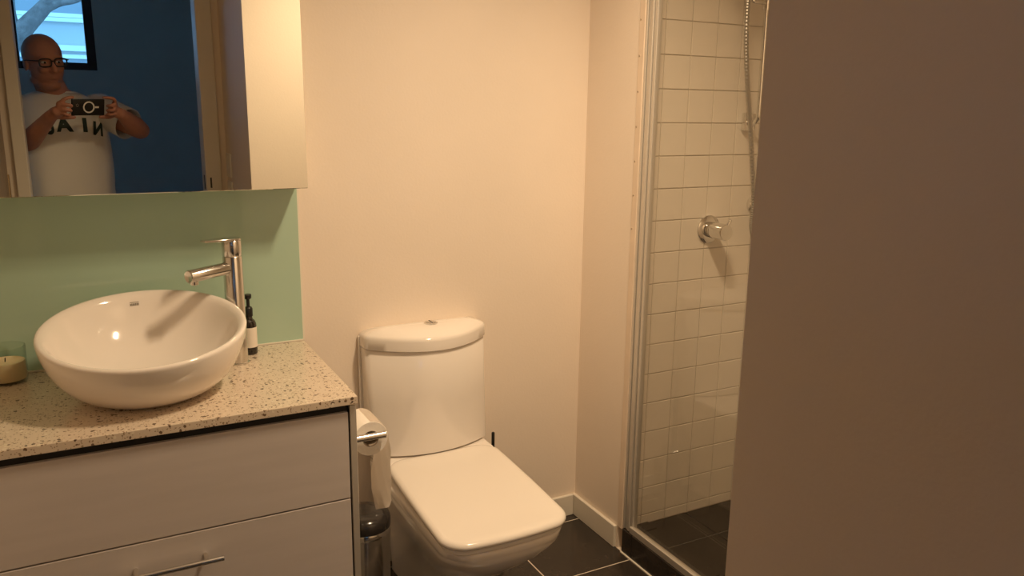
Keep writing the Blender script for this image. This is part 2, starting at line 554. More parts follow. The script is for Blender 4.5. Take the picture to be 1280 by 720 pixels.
# ------------------------------------------------------------------ vessel basin
bs = thing('vessel_basin', 'round white ceramic bowl basin standing on the speckled worktop', 'basin', (0.09, 1.945, 0.757))
BC = Vector((0.090, 1.945, 0.7572))
def basin_ring(r, z, n=72):
    out = []
    for i in range(n):
        a = 2 * PI * i / n
        k = (z / 0.158)
        hgt = z + 0.036 * math.sin(a + 0.12) * (r / 0.213) * k ** 1.2
        out.append(Vector((BC.x + r * math.cos(a), BC.y + r * math.sin(a), BC.z + hgt)))
    return out
prof = [(0.095, 0.0), (0.115, 0.001), (0.130, 0.006), (0.152, 0.020), (0.175, 0.042), (0.193, 0.068), (0.206, 0.096), (0.2145, 0.124), (0.2185, 0.144),
        (0.2195, 0.151), (0.2185, 0.1555), (0.2155, 0.158), (0.211, 0.1575), (0.205, 0.154), (0.199, 0.147), (0.192, 0.132), (0.180, 0.108),
        (0.161, 0.083), (0.136, 0.060), (0.105, 0.042), (0.070, 0.031), (0.042, 0.0265), (0.032, 0.025)]
bm = NB()
loft(bm, [basin_ring(r, z) for r, z in prof])
finish('bowl', bm, 'ceramic', bs, True, 80)
bm = NB()
lathe(bm, [(0.031, 0.0), (0.031, 0.0025), (0.026, 0.0045), (0.012, 0.0055), (0.0, 0.006)], BC + Vector((0, 0, 0.0255)), 32)
finish('waste_plug', bm, 'chrome', bs, True)
# small grey maker's mark printed on the inner back of the bowl
bm = NB()
def on_bowl(a, r, z, off=0.0008):
    hgt = z + 0.036 * math.sin(a + 0.12) * (r / 0.213) * (z / 0.158) ** 1.2
    return Vector((BC.x + (r - off) * math.cos(a), BC.y + (r - off) * math.sin(a), BC.z + hgt + off * 0.4))
def mark_quad(a0, a1, t0, t1):
    def P(a, t):
        return on_bowl(a, 0.192 + t * (0.199 - 0.192), 0.132 + t * (0.147 - 0.132))
    n = 4
    for i in range(n):
        b0, b1 = a0 + (a1 - a0) * i / n, a0 + (a1 - a0) * (i + 1) / n
        bm.faces.new([bm.verts.new(p) for p in (P(b0, t0), P(b1, t0), P(b1, t1), P(b0, t1))])
AM = PI / 2 + 0.05
mark_quad(AM - 0.052, AM + 0.052, 0.62, 0.68)
for k in range(7):
    c = AM - 0.045 + k * 0.015
    mark_quad(c - 0.0052, c + 0.0052, 0.24, 0.52)
finish('maker_mark', bm, mat('grey_print', (0.22, 0.20, 0.17), 0.5), bs)

# ------------------------------------------------------------------ mixer tap
TC = Vector((0.309, 2.082, 0.757))
tp = thing('basin_tap', 'tall chrome mixer tap behind the right side of the basin', 'tap', TC)
bm = NB()
lathe(bm, [(0.0265, 0.0), (0.0265, 0.004), (0.0238, 0.006), (0.0238, 0.278), (0.0225, 0.280)], TC, 40)
finish('column', bm, 'nickel', tp, True)
bm = NB()
lathe(bm, [(0.0225, 0.2805), (0.0238, 0.2825), (0.0238, 0.318), (0.0225, 0.320)], TC, 40)
finish('cap', bm, 'nickel', tp, True)
SD = Vector((-0.855, -0.52, 0.0)).normalized()
bm = NB()
p0 = TC + Vector((0, 0, 0.252))
p1 = p0 + SD * 0.132 + Vector((0, 0, -0.004))
ax = (p1 - p0).normalized()
lathe(bm, [(0.0155, 0.018), (0.0155, (p1 - p0).length - 0.002), (0.014, (p1 - p0).length), (0.012, (p1 - p0).length - 0.001)], p0, 28, ax)
sp_o = finish('spout', bm, 'nickel', tp, True)
bm = NB()
lathe(bm, [(0.010, 0.0), (0.010, 0.008), (0.007, 0.010)], p1 - SD * 0.016 + Vector((0, 0, -0.012)), 20, (0, 0, -1))
finish('aerator', bm, 'chrome', sp_o, True)
bm = NB()
sd = Vector((-SD.y, SD.x, 0))
c0 = TC + Vector((0, 0, 0.3205))
outl = []
for i in range(13):
    a = PI / 2 + PI * i / 12
    outl.append(c0 - SD * (0.0238 * -math.cos(a)) * 1.0 * -1 + sd * (0.0238 * math.sin(a)))
outl = []
for i in range(17):
    a = -PI / 2 + PI * i / 16
    outl.append(c0 - SD * (0.0238 * math.cos(a)) + sd * (0.0238 * math.sin(a)))
tipw = 0.009
for s in (1, -1):
    outl.append(c0 + SD * 0.085 + sd * tipw * s + Vector((0, 0, 0.004)))
loft(bm, [outl, [p + Vector((0, 0, 0.005)) for p in outl]])
bmesh.ops.bevel(bm, geom=[e for e in bm.edges], offset=0.0008, segments=1, affect='EDGES')
finish('lever', bm, 'nickel', tp, True)

# ------------------------------------------------------------------ soap dispenser
SC = Vector((0.352, 2.155, 0.757))
so = thing('soap_dispenser', 'dark brown pump bottle with cream label beside the tap', 'soap dispenser', SC)
bm = NB()
lathe(bm, [(0.015, 0.0), (0.0178, 0.002), (0.0182, 0.006), (0.0182, 0.078), (0.0175, 0.084), (0.0145, 0.091), (0.0095, 0.096), (0.0085, 0.104)], SC, 32)
finish('bottle', bm, 'amber', so, True)
bm = NB()
lathe(bm, [(0.0184, 0.020), (0.0186, 0.0202), (0.0186, 0.0738), (0.0184, 0.074)], SC, 32, caps=(False, False))
lb = finish('bottle_label', bm, 'label', so, True)
bm = NB()
lathe(bm, [(0.0105, 0.103), (0.0108, 0.104), (0.0108, 0.124), (0.0085, 0.128), (0.0045, 0.130), (0.0042, 0.150)], SC, 24)
lathe(bm, [(0.0075, 0.150), (0.0095, 0.153), (0.0098, 0.160), (0.0085, 0.1625)], SC, 24)
tube(bm, [SC + Vector((0, 0, 0.157)), SC + Vector((-0.012, -0.006, 0.157)), SC + Vector((-0.019, -0.0095, 0.152))], [0.004, 0.0036, 0.003], 10)
finish('pump', bm, 'plastic', so, True)

# ------------------------------------------------------------------ candle in a glass
CC = Vector((-0.206, 2.168, 0.757))
ca = thing('glass_candle', 'cream wax candle in a short clear glass left of the basin', 'candle', CC)
bm = NB()
lathe(bm, [(0.040, 0.0), (0.043, 0.003), (0.045, 0.012), (0.045, 0.086), (0.0442, 0.0875), (0.0432, 0.086), (0.0432, 0.010), (0.041, 0.007)], CC, 40, caps=(True, True))
finish('tumbler', bm, 'jar', ca, True)
bm = NB()
lathe(bm, [(0.0405, 0.0075), (0.0425, 0.011), (0.0425, 0.047), (0.041, 0.051), (0.030, 0.049), (0.0, 0.0485)], CC, 40)
finish('wax', bm, 'wax', ca, True)
bm = NB()
tube(bm, [CC + Vector((0, 0, 0.046)), CC + Vector((0.001, 0, 0.058))], 0.0012, 6)
finish('wick', bm, 'plastic', ca)

# ------------------------------------------------------------------ toilet
TX = 0.856
to = thing('toilet', 'white ceramic toilet with closed lid between vanity and shower', 'toilet', (TX, 1.9, 0.0))
def d_outline(cx, hw, yb, yc, bulge, z, cr=0.025, inset=0.0, n=28):
    # back straight, sides straight, front a bowed curve; counter-clockwise from back-left
    hw -= inset; yb -= inset; yc += inset; 
    pts = []
    pts.append(Vector((cx + hw, yb, z)))
    pts.append(Vector((cx - hw, yb, z)))
    m = 6
    def fy(x):
        t = (x - cx) / hw
        return yc - bulge * (1 - t * t)
    # left corner round
    for i in range(m + 1):
        a = i / m
        x = cx - hw + cr * (1 - math.cos(a * PI / 2))
        y = fy(x) + cr * (1 - math.sin(a * PI / 2))
        pts.append(Vector((x, y, z)))
    for i in range(1, n):
        x = cx - hw + cr + (2 * hw - 2 * cr) * i / n
        pts.append(Vector((x, fy(x), z)))
    for i in range(m + 1):
        a = 1 - i / m
        x = cx + hw - cr * (1 - math.cos(a * PI / 2))
        y = fy(x) + cr * (1 - math.sin(a * PI / 2))
        pts.append(Vector((x, y, z)))
    return pts
CX = 0.863
bm = NB()
loft(bm, [d_outline(CX, 0.184, YB - 0.004, 2.136, 0.054, 0.4005, cr=0.012, inset=0.004),
          d_outline(CX, 0.185, YB - 0.004, 2.134, 0.055, 0.4045, cr=0.012),
          d_outline(CX, 0.188, YB - 0.004, 2.153, 0.078, 0.56, cr=0.012),
          d_outline(CX, 0.191, YB - 0.004, 2.170, 0.101, 0.716, cr=0.012),
          d_outline(CX, 0.191, YB - 0.004, 2.170, 0.101, 0.7195, cr=0.012, inset=0.003)])
finish('cistern_flange', B(CX - 0.197, CX + 0.197, YB - 0.016, YB - 0.001, 0.41, 0.752, bev=0.004), 'ceramic', to, True, 60)
cis = finish('cistern', bm, 'ceramic', to, True, 50)
bm = NB()
rg = []
for z, ins in ((0.7225, 0.003), (0.7245, 0.0), (0.752, 0.0), (0.7585, 0.002), (0.7625, 0.006), (0.7655, 0.012), (0.7725, 0.028), (0.7785, 0.050), (0.7815, 0.070), (0.7825, 0.088)):
    o_ = d_outline(CX, 0.1935, YB - 0.003, 2.166, 0.103, z, cr=0.012)
    cyy = 2.165
    if ins:
        o_ = [Vector((CX + (p.x - CX) * (1 - ins / 0.1935), cyy + (p.y - cyy) * (1 - ins / 0.1), p.z)) for p in o_]
    rg.append(o_)
loft(bm, rg)
finish('cistern_lid', bm, 'ceramic', to, True, 50)
bm = NB()
lathe(bm, [(0.021, 0.0), (0.021, 0.003), (0.019, 0.0045), (0.0165, 0.0045)], (0.870, 2.156, 0.7810), 32)
bt = finish('flush_button', bm, 'chrome', to, True)
bm = NB()
lathe(bm, [(0.0155, 0.003), (0.0155, 0.0055), (0.013, 0.0062)], (0.870, 2.156, 0.7810), 32)
finish('button_half', bm, 'nickel', bt, True)
finish('button_split', B(0.869, 0.871, 2.142, 2.170, 0.7867, 0.7877), 'black', bt)

def rr(x0b, x1b, x0f, x1f, y0, y1, z, rf, rb, bow=0.0, n=7):
    """rounded quad: front edge y0 (x0f..x1f), back edge y1 (x0b..x1b); front edge bowed forward."""
    out = []
    corners = [((x0f, y0), rf, PI), ((x1f, y0), rf, 1.5 * PI), ((x1b, y1), rb, 0), ((x0b, y1), rb, 0.5 * PI)]
    for (cx, cy), r, a0 in corners:
        sx = 1 if cx in (x0f, x0b) and cx < (x0f + x1f) / 2 else -1
        sy = 1 if cy == y0 else -1
        ox, oy = cx + sx * r, cy + sy * r
        for i in range(n + 1):
            a = a0 + (PI / 2) * i / n
            out.append(Vector((ox + r * math.cos(a), oy + r * math.sin(a), z)))
    if bow:
        xm = (x0f + x1f) / 2; hw = (x1f - x0f) / 2
        dense = []
        k = len(out)
        for i in range(k):
            a, b = out[i], out[(i + 1) % k]
            dense.append(a.copy())
            if i % (n + 1) == n:
                for j in range(1, 10):
                    dense.append(a.lerp(b, j / 10))
        for p in dense:
            w = max(0.0, 1 - (p.y - y0) / 0.12)
            p.y -= bow * (1 - ((p.x - xm) / hw) ** 2) * w
            w2 = max(0.0, 1 - ((p.y - (y0 + y1) / 2) / ((y1 - y0) / 2)) ** 2)
            p.x += (0.004 if p.x > xm else -0.004) * w2 * min(1, abs(p.x - xm) / hw) ** 2
        return dense
    return out

def lid_ring(z, ins=0.0, dz=None):
    return rr(0.694 + ins, 1.040 - ins, 0.674 + ins, 1.020 - ins, 1.575 + ins, 2.096 - ins, z, max(0.055 - ins, 0.012), max(0.06 - ins, 0.01), bow=0.016)
# seat ring
bm = NB()
loft(bm, [lid_ring(0.3655, 0.016), lid_ring(0.368, 0.009), lid_ring(0.376, 0.008), lid_ring(0.3795, 0.012)])
finish('seat', bm, 'seat', to, True, 50)
bm = NB()
rings = [lid_ring(0.381, 0.008), lid_ring(0.3825, 0.002), lid_ring(0.3865, 0.0), lid_ring(0.391, 0.0), lid_ring(0.396, 0.003), lid_ring(0.399, 0.008), lid_ring(0.400, 0.015),
         lid_ring(0.3995, 0.03), lid_ring(0.3975, 0.06), lid_ring(0.396, 0.10)]
loft(bm, rings)
finish('seat_lid', bm, 'seat', to, True, 50)
# pan: deck, rim and undercut bowl down to the foot
def pan_ring(z, hw_f, hw_b, yf, yb, rf, rb=0.03, cx=TX, bow=0.02):
    return rr(cx - hw_b, cx + hw_b, cx - hw_f - 0.004, cx + hw_f - 0.004, yf, yb, z, rf, rb, bow=bow)
bm = NB()
loft(bm, [pan_ring(0.0, 0.090, 0.115, 1.86, 2.20, 0.06, bow=0.03), pan_ring(0.02, 0.090, 0.115, 1.86, 2.20, 0.06, bow=0.03), pan_ring(0.10, 0.092, 0.118, 1.835, 2.21, 0.065, bow=0.03),
          pan_ring(0.18, 0.108, 0.13, 1.765, 2.215, 0.075, bow=0.03), pan_ring(0.24, 0.134, 0.148, 1.690, 2.22, 0.085, bow=0.028), pan_ring(0.285, 0.152, 0.160, 1.635, 2.222, 0.085, bow=0.025),
          pan_ring(0.315, 0.161, 0.166, 1.606, 2.222, 0.078, bow=0.02), pan_ring(0.333, 0.165, 0.168, 1.594, 2.222, 0.07, bow=0.018), pan_ring(0.338, 0.1645, 0.168, 1.594, 2.222, 0.07, bow=0.018),
          pan_ring(0.3415, 0.1665, 0.169, 1.590, 2.222, 0.066, bow=0.016), pan_ring(0.359, 0.167, 0.170, 1.588, 2.222, 0.062, bow=0.016), pan_ring(0.3635, 0.162, 0.168, 1.592, 2.222, 0.06, bow=0.016)])
finish('pan', bm, 'ceramic', to, True, 60)
# flat deck behind the lid that carries the cistern
finish('deck', B(0.692, 1.038, 2.060, 2.222, 0.362, 0.3975, bev=0.008, seg=3), 'ceramic', to, True, 60)

# ------------------------------------------------------------------ toilet roll and holder
ZR, XC = 0.632, 0.557
hd = thing('toilet_roll_holder', 'short chrome bar holder fixed to the side of the vanity', 'toilet roll holder', (VX1, 1.757, ZR))
bm = NB()
tube(bm, [(VX1 - 0.0005, 1.757, ZR), (0.589, 1.757, ZR)], 0.0085, 16, False)
finish('arm', bm, 'nickel', hd, True)
bm = NB()
tube(bm, [(XC, 1.757, ZR), (XC, 1.885, ZR)], 0.005, 12, False)
finish('spindle', bm, 'chrome', hd, True)
RC = Vector((XC, 1.772, 0.620))
ro = thing('toilet_roll', 'half-used white toilet roll with a loose hanging end beside the vanity', 'toilet roll', RC)
bm = NB()
lathe(bm, [(0.0205, 0.0), (0.0425, 0.0), (0.0435, 0.002), (0.0435, 0.098), (0.0425, 0.10), (0.0205, 0.10), (0.0205, 0.0)], RC, 48, (0, 1, 0), caps=(False, False))
finish('paper', bm, 'paper', ro, True)
bm = NB()
lathe(bm, [(0.0190, 0.0005), (0.0203, 0.0005), (0.0203, 0.0995), (0.0190, 0.0995), (0.0190, 0.0005)], RC, 32, (0, 1, 0), caps=(False, False))
finish('core', bm, 'card', ro, True)
# hanging end folded to a point
bm = NB()
rows = []
NZ = 30
for i in range(NZ + 1):
    t = i / NZ
    if t < 0.25:
        a = PI * 0.5 * (1 - t / 0.25)
        x = RC.x + 0.0442 * math.cos(a); z = RC.z + 0.0442 * math.sin(a)
    else:
        s = (t - 0.25) / 0.75
        x = RC.x + 0.0442 + 0.002 * math.sin(s * 6) + 0.010 * s; z = RC.z - 0.212 * s
    y0, y1 = RC.y + 0.001, RC.y + 0.099
    if t > 0.25:
        s = (t - 0.25) / 0.75
        y0 -= 0.002 * math.sin(7 * s); y1 -= 0.012 * s
    row = []
    for j in range(9):
        v = j / 8
        zz = z
        if i > NZ - 4:
            k = (i - (NZ - 4)) / 4
            m_ = (y0 + y1) / 2 - 0.002
            v0, v1 = y0 + (m_ - y0) * k * 0.96, y1 + (m_ - y1) * k * 0.96
            y = v0 + (v1 - v0) * v
        else:
            y = y0 + (y1 - y0) * v
        wob = 0.0016 * math.sin(j * 1.9 + i * 0.7) if t > 0.3 else 0
        tw = 0.030 * v * max(0.0, (t - 0.25) / 0.75) ** 0.7 if t > 0.25 else 0
        row.append(Vector((x + wob - tw, y, zz)))
    rows.append(row)
vs = [[bm.verts.new(p) for p in r] for r in rows]
for a, b in zip(vs, vs[1:]):
    for j in range(8):
        bm.faces.new((a[j], a[j + 1], b[j + 1], b[j]))
geom = bmesh.ops.solidify(bm, geom=list(bm.faces), thickness=0.0006)
finish('loose_sheet', bm, 'sheet', ro, True, 60)

# ------------------------------------------------------------------ pedal bin
NC = Vector((0.586, 1.945, 0.0))
bn = thing('pedal_bin', 'small steel bin with black lid on the floor between vanity and toilet', 'bin', NC)
bm = NB()
lathe(bm, [(0.064, 0.0), (0.066, 0.004), (0.070, 0.2850), (0.070, 0.2870)], NC, 44)
finish('body', bm, 'nickel', bn, True)
bm = NB()
lathe(bm, [(0.0715, 0.2860), (0.0725, 0.2880), (0.0725, 0.3000), (0.0715, 0.3020)], NC, 44)
finish('rim', bm, 'chrome', bn, True)
bm = NB()
lathe(bm, [(0.0715, 0.3025), (0.072, 0.3040), (0.072, 0.3220), (0.068, 0.3320), (0.052, 0.3410), (0.03, 0.3450), (0, 0.3460)], NC, 44)
finish('lid', bm, 'lidblack', bn, True)
bm = NB()
box(bm, NC.x - 0.018, NC.x + 0.018, NC.y - 0.092, NC.y - 0.06, 0.010, 0.016, bev=0.002)
finish('pedal', bm, 'plastic', bn)

# ------------------------------------------------------------------ toilet brush
TB = Vector((1.085, 2.165, 0.0))
br = thing('toilet_brush', 'thin black handled toilet brush standing behind the toilet', 'toilet brush', TB)
bm = NB()
lathe(bm, [(0.040, 0.0), (0.042, 0.003), (0.042, 0.20), (0.039, 0.203), (0.014, 0.205)], TB, 32)
finish('canister', bm, 'nickel', br, True)
bm = NB()
lathe(bm, [(0.0045, 0.204), (0.0045, 0.335), (0.0052, 0.336), (0.0052, 0.392), (0.004, 0.394)], TB, 16)
finish('handle', bm, 'plastic', br, True)

# ------------------------------------------------------------------ shower fittings
MX = Vector((1.822, YT, 1.024))
mx = thing('shower_mixer', 'round chrome shower mixer on the white tiled wall', 'shower mixer', MX)
bm = NB()
lathe(bm, [(0.047, -0.002), (0.047, 0.004), (0.044, 0.007), (0.028, 0.009)], MX, 44, (0, -1, 0))
finish('cover_plate', bm, 'chrome', mx, True)
bm = NB()
lathe(bm, [(0.0265, 0.008), (0.0265, 0.030), (0.0255, 0.031), (0.0255, 0.033), (0.0265, 0.034), (0.0265, 0.086), (0.025, 0.089)], MX, 36, (0, -1, 0))
kn = finish('knob', bm, 'chrome', mx, True)
bm = NB()
tube(bm, [MX + Vector((0.012, -0.078, 0.020)), MX + Vector((0.02, -0.080, 0.036))], [0.006, 0.005], 12)
finish('lever_pin', bm, 'chrome', kn, True)

rl = thing('shower_rail', 'chrome hand-shower rail with hanging metal hose on the tiled wall', 'shower rail', (1.95, YT, 1.38))
bm = NB()
tube(bm, smooth_path([(1.955, YT + 0.002, 1.368), (1.952, 2.02, 1.368), (1.948, 1.992, 1.385), (1.946, 1.985, 1.43), (1.946, 1.985, 1.75), (1.946, 1.985, 2.02), (1.946, 2.0, 2.06), (1.946, YT, 2.07)], 6), 0.009, 14, False)
finish('rail', bm, 'chrome', rl, True)
finish('bracket', B(1.932, 1.978, YT - 0.022, YT, 1.345, 1.405, bev=0.006), 'chrome', rl, True)
bm = NB()
tube(bm, [(1.880, 1.975, 1.742), (1.946, 1.985, 1.742)], 0.008, 12)
lathe(bm, [(0.016, -0.022), (0.016, 0.022)], (1.946, 1.985, 1.742), 20)
finish('slider', bm, 'chrome', rl, True)
hp = smooth_path([(1.846, 1.93, 1.86), (1.852, 1.965, 1.80), (1.860, 1.98, 1.735), (1.870, 1.985, 1.62), (1.886, 1.985, 1.504), (1.914, 1.985, 1.355), (1.935, 1.985, 1.23), (1.951, 1.985, 1.122), (1.955, 1.99, 1.04),
                  (1.972, 1.99, 0.99), (2.002, 1.995, 1.00), (2.012, 2.01, 1.06), (2.012, 2.035, 1.10), (2.012, YT, 1.10)], 22)
bm = NB()
tube(bm, hp, [0.0068 + 0.0012 * (i % 2) for i in range(len(hp))], 10, False)
finish('hose', bm, 'hose', rl, True, 20)
bm = NB()
lathe(bm, [(0.028, 0.0), (0.028, 0.006), (0.012, 0.008), (0.012, 0.02)], (2.012, YT, 1.10), 24, (0, -1, 0))
finish('hose_outlet', bm, 'chrome', rl, True)
bm = NB()
tube(bm, [(1.846, 1.93, 1.85), (1.843, 1.90, 1.93), (1.842, 1.86, 1.99)], [0.011, 0.012, 0.014], 14)
lathe(bm, [(0.014, -0.012), (0.045, 0.0), (0.045, 0.012), (0.04, 0.014)], (1.842, 1.845, 2.0), 30, (0, -0.75, -0.66))
finish('handset', bm, 'chrome', rl, True)

# ------------------------------------------------------------------ switches on the near wall, seen in the mirror
for zc, lab in ((1.128, 'upper white switch plate on the side wall by the doorway, seen in the mirror'), (0.995, 'lower white switch plate on the side wall by the doorway, just under another')):
    s = thing('light_switch', lab, 'light switch', (NIBX, 0.088, zc), 'switches beside the doorway')
    finish('plate', B(NIBX - 0.008, NIBX - 0.0002, 0.032, 0.145, zc - 0.057, zc + 0.057, bev=0.002), 'white', s)
    finish('rocker', B(NIBX - 0.011, NIBX - 0.008, 0.078, 0.098, zc - 0.012, zc + 0.014, bev=0.001), 'white', s)

# ------------------------------------------------------------------ ceiling downlights
for k, (lx, ly, lab) in enumerate(((1.03, 1.17, 'lit round ceiling downlight nearer the doorway'), (1.00, 1.31, 'lit round ceiling downlight nearer the back wall'))):
    dl = thing('downlight', lab, 'downlight', (lx, ly, H), 'ceiling downlights')
    bm = NB()
    lathe(bm, [(0.034, -0.001), (0.034, -0.004), (0.044, -0.005), (0.046, -0.002), (0.046, 0.0), (0.034, -0.001)], (lx, ly, H), 40, caps=(False, False))
    finish('ring', bm, 'chrome', dl, True)
    bm = NB()
    lathe(bm, [(0.0335, 0.0), (0.0335, -0.002), (0.0, -0.0022)], (lx, ly, H), 32)
    finish('lens', bm, 'lampglass', dl, True)
    ld = bpy.data.lights.new('downlight_lamp', 'SPOT')
    ld.energy = LAMP_WATTS
    ld.color = LAMP_COLOR
    ld.spot_size = LAMP_CONE
    ld.spot_blend = LAMP_BLEND
    ld.shadow_soft_size = 0.06
    lo = bpy.data.objects.new('downlight_lamp', ld)
    COL.objects.link(lo)
    lo.parent = dl
    lo.location = (0, 0, -0.04)

# ------------------------------------------------------------------ bedroom behind the camera (seen in the mirror)
BX0, BX1, BY = -2.4, 1.7, -3.0
BH = 2.55
structure('floor_bedroom', B(BX0, BX1, BY, YO, -0.06, 0.0), 'carpet')
structure('ceiling_bedroom', B(BX0 - 0.1, BX1 + 0.1, BY - 0.15, YO, BH, BH + 0.08), 'ceiling')
structure('wall_bedroom_left', B(BX0 - 0.1, BX0, BY, YO, -0.06, BH), 'bedwall')
structure('wall_bedroom_right', B(BX1, BX1 + 0.1, BY, YO, -0.06, BH), 'bedwall')
WX0, WX1, WZ0, WZ1 = -2.2, 0.160, 1.665, 2.42  # unseen left end of the window widened to let more sky light in
bm = NB()
box(bm, BX0 - 0.1, WX0, BY - 0.15, BY, -0.06, BH)
box(bm, WX1, BX1 + 0.1, BY - 0.15, BY, -0.06, BH)
box(bm, WX0, WX1, BY - 0.15, BY, -0.06, WZ0)
box(bm, WX0, WX1, BY - 0.15, BY, WZ1, BH)
structure('wall_bedroom_window', bm, 'bedwall')
bm = NB()
box(bm, BX0, XL - 0.1, YO - 0.01, YO + 0.08, -0.06, BH)
box(bm, XL - 0.1, DOOR_L - 0.012, YO - 0.01, YO, -0.06, BH)
box(bm, DOOR_R + 0.012, BX1, YO - 0.01, YO, -0.06, BH)
box(bm, DOOR_L - 0.012, DOOR_R + 0.012, YO - 0.01, YO, 2.05, BH)
structure('wall_bedroom_front', bm, 'bedwall')
win = structure('window_1', B(WX0, WX1, BY - 0.09, BY - 0.02, WZ0, WZ0 + 0.055, bev=0.003), 'navy')
fw = 0.065
for x0, x1 in ((WX0, WX0 + fw), (WX1 - fw, WX1), (-0.425, -0.350)):
    finish('window_stile', B(x0, x1, BY - 0.09, BY - 0.015, WZ0, WZ1, bev=0.003), 'navy', win)
finish('window_rail', B(WX0, WX1, BY - 0.09, BY - 0.02, WZ1 - 0.055, WZ1, bev=0.003), 'navy', win)
for x0, x1 in ((WX0 + fw, -0.425), (-0.350, WX1 - fw)):
    finish('pane', B(x0 - 0.005, x1 + 0.005, BY - 0.058, BY - 0.052, WZ0 + 0.05, WZ1 - 0.05), 'pane', win)

# the building opposite and a street tree
FY = -13.0
ab = thing('apartment_building', 'pale rendered apartment block beyond the bedroom window', 'building', (0, FY - 2, -4.0))
finish('facade_wall', B(-9, 9, FY - 4, FY, -4.0, 9.0), 'facade', ab)
finish('ledge', B(-9, 9, FY, FY + 0.08, 2.36, 2.46), 'fwhite', ab)
finish('ledge', B(-9, 9, FY, FY + 0.08, 2.86, 2.93), 'fwhite', ab)
for z0, z1 in ((0.9, 2.30), (2.94, 4.5)):
    for k in range(-3, 4):
        xc = -0.30 + k * 1.62
        bm = NB()
        box(bm, xc - 0.66, xc + 0.66, FY, FY + 0.05, z0, z0 + 0.07)
        box(bm, xc - 0.66, xc + 0.66, FY, FY + 0.05, z1 - 0.07, z1)
        for sx in (-0.66, -0.10, 0.59):
            box(bm, xc + sx, xc + sx + 0.07, FY, FY + 0.05, z0 + 0.07, z1 - 0.07)
        wo = finish('window', bm, 'fwhite', ab)
        finish('pane', B(xc - 0.62, xc + 0.62, FY - 0.01, FY + 0.02, z0 + 0.05, z1 - 0.05), 'fglass', wo)
structure('ground', B(-14, 14, FY - 2, BY - 0.16, -4.2, -4.0), 'ground')
tr = thing('street_tree', 'bare grey tree with a leaning bough outside the bedroom window', 'tree', (-1.6, -8.0, -4.0))
bm = NB()
tp_ = smooth_path([(-1.5, -8.0, -4.0), (-1.42, -8.0, -1.8), (-1.25, -8.0, 0.4), (-0.86, -8.0, 1.80), (-0.557, -8.0, 2.27), (-0.28, -8.0, 2.585), (-0.02, -8.0, 2.90), (0.35, -8.1, 3.6)], 6)
tube(bm, tp_, [0.17 * (1 - i / 42) ** 0.75 + 0.022 for i in range(43)], 14)
finish('trunk', bm, 'bark', tr, True)
for pts in ([(-0.30, -8.0, 2.56), (-0.10, -7.95, 2.66), (0.10, -7.9, 2.70), (0.4, -7.9, 2.85)], [(-0.60, -8.0, 2.22), (-0.62, -8.05, 2.6), (-0.56, -8.1, 3.2)], [(-0.18, -7.98, 2.70), (-0.20, -7.9, 2.9), (-0.12, -7.8, 3.4)]):
    bm = NB()
    pp = smooth_path(pts, 5)
    tube(bm, pp, [0.065 * (1 - 0.8 * i / len(pp)) for i in range(len(pp))], 10)
    finish('branch', bm, 'bark', tr, True)

# ------------------------------------------------------------------ phone (its lens is where the picture was taken from)
def PH(a, b, c):      # along phone, up, forward
    return EYE + RIGHT * a + UP * b + FWD * c
def phone_box(bm, a0, a1, b0, b1, c0, c1, bev=0.0, seg=3):
    box(bm, a0, a1, b0, b1, c0, c1, bev, seg)
    return bm
def to_phone(bm):
    for v in bm.verts:
        v.co = PH(v.co.x, v.co.y, v.co.z)
    return bm
po = PH(0.053, -0.010, -0.010)
ph = thing('phone', 'black phone with a white ring on its back held in both hands', 'phone', po)
bm = NB(); phone_box(bm, -0.0225, 0.1275, -0.047, 0.027, -0.0155, -0.0045, 0.0035); to_phone(bm)
finish('phone_case', bm, 'plastic', ph, True)
bm = NB()
def flat_ring(bm, a, b, r0, r1, c0, c1, n=40):
    ro_ = []
    for r, c in ((r0, c0), (r0, c1), (r1, c1), (r1, c0), (r0, c0)):
        ro_.append([Vector((a + r * math.cos(2 * PI * i / n), b + r * math.sin(2 * PI * i / n), c)) for i in range(n)])
    loft(bm, ro_, False, False)
flat_ring(bm, 0.0535, -0.009, 0.0205, 0.0265, -0.0047, -0.0037); to_phone(bm)
finish('magnet_ring', bm, 'white', ph, True)
bm = NB(); phone_box(bm, 0.082, 0.100, -0.013, -0.005, -0.0047, -0.0037, 0.0004, 1); to_phone(bm)
finish('magnet_bar', bm, 'white', ph)
for (a, b) in ((0.0, 0.0), (0.0, -0.022), (0.018, -0.011)):
    bm = NB(); flat_ring(bm, a, b, 0.0045, 0.0065, -0.0048, -0.0030, 24); to_phone(bm)
    finish('camera_lens', bm, 'black' if b else 'nickel', ph, True)

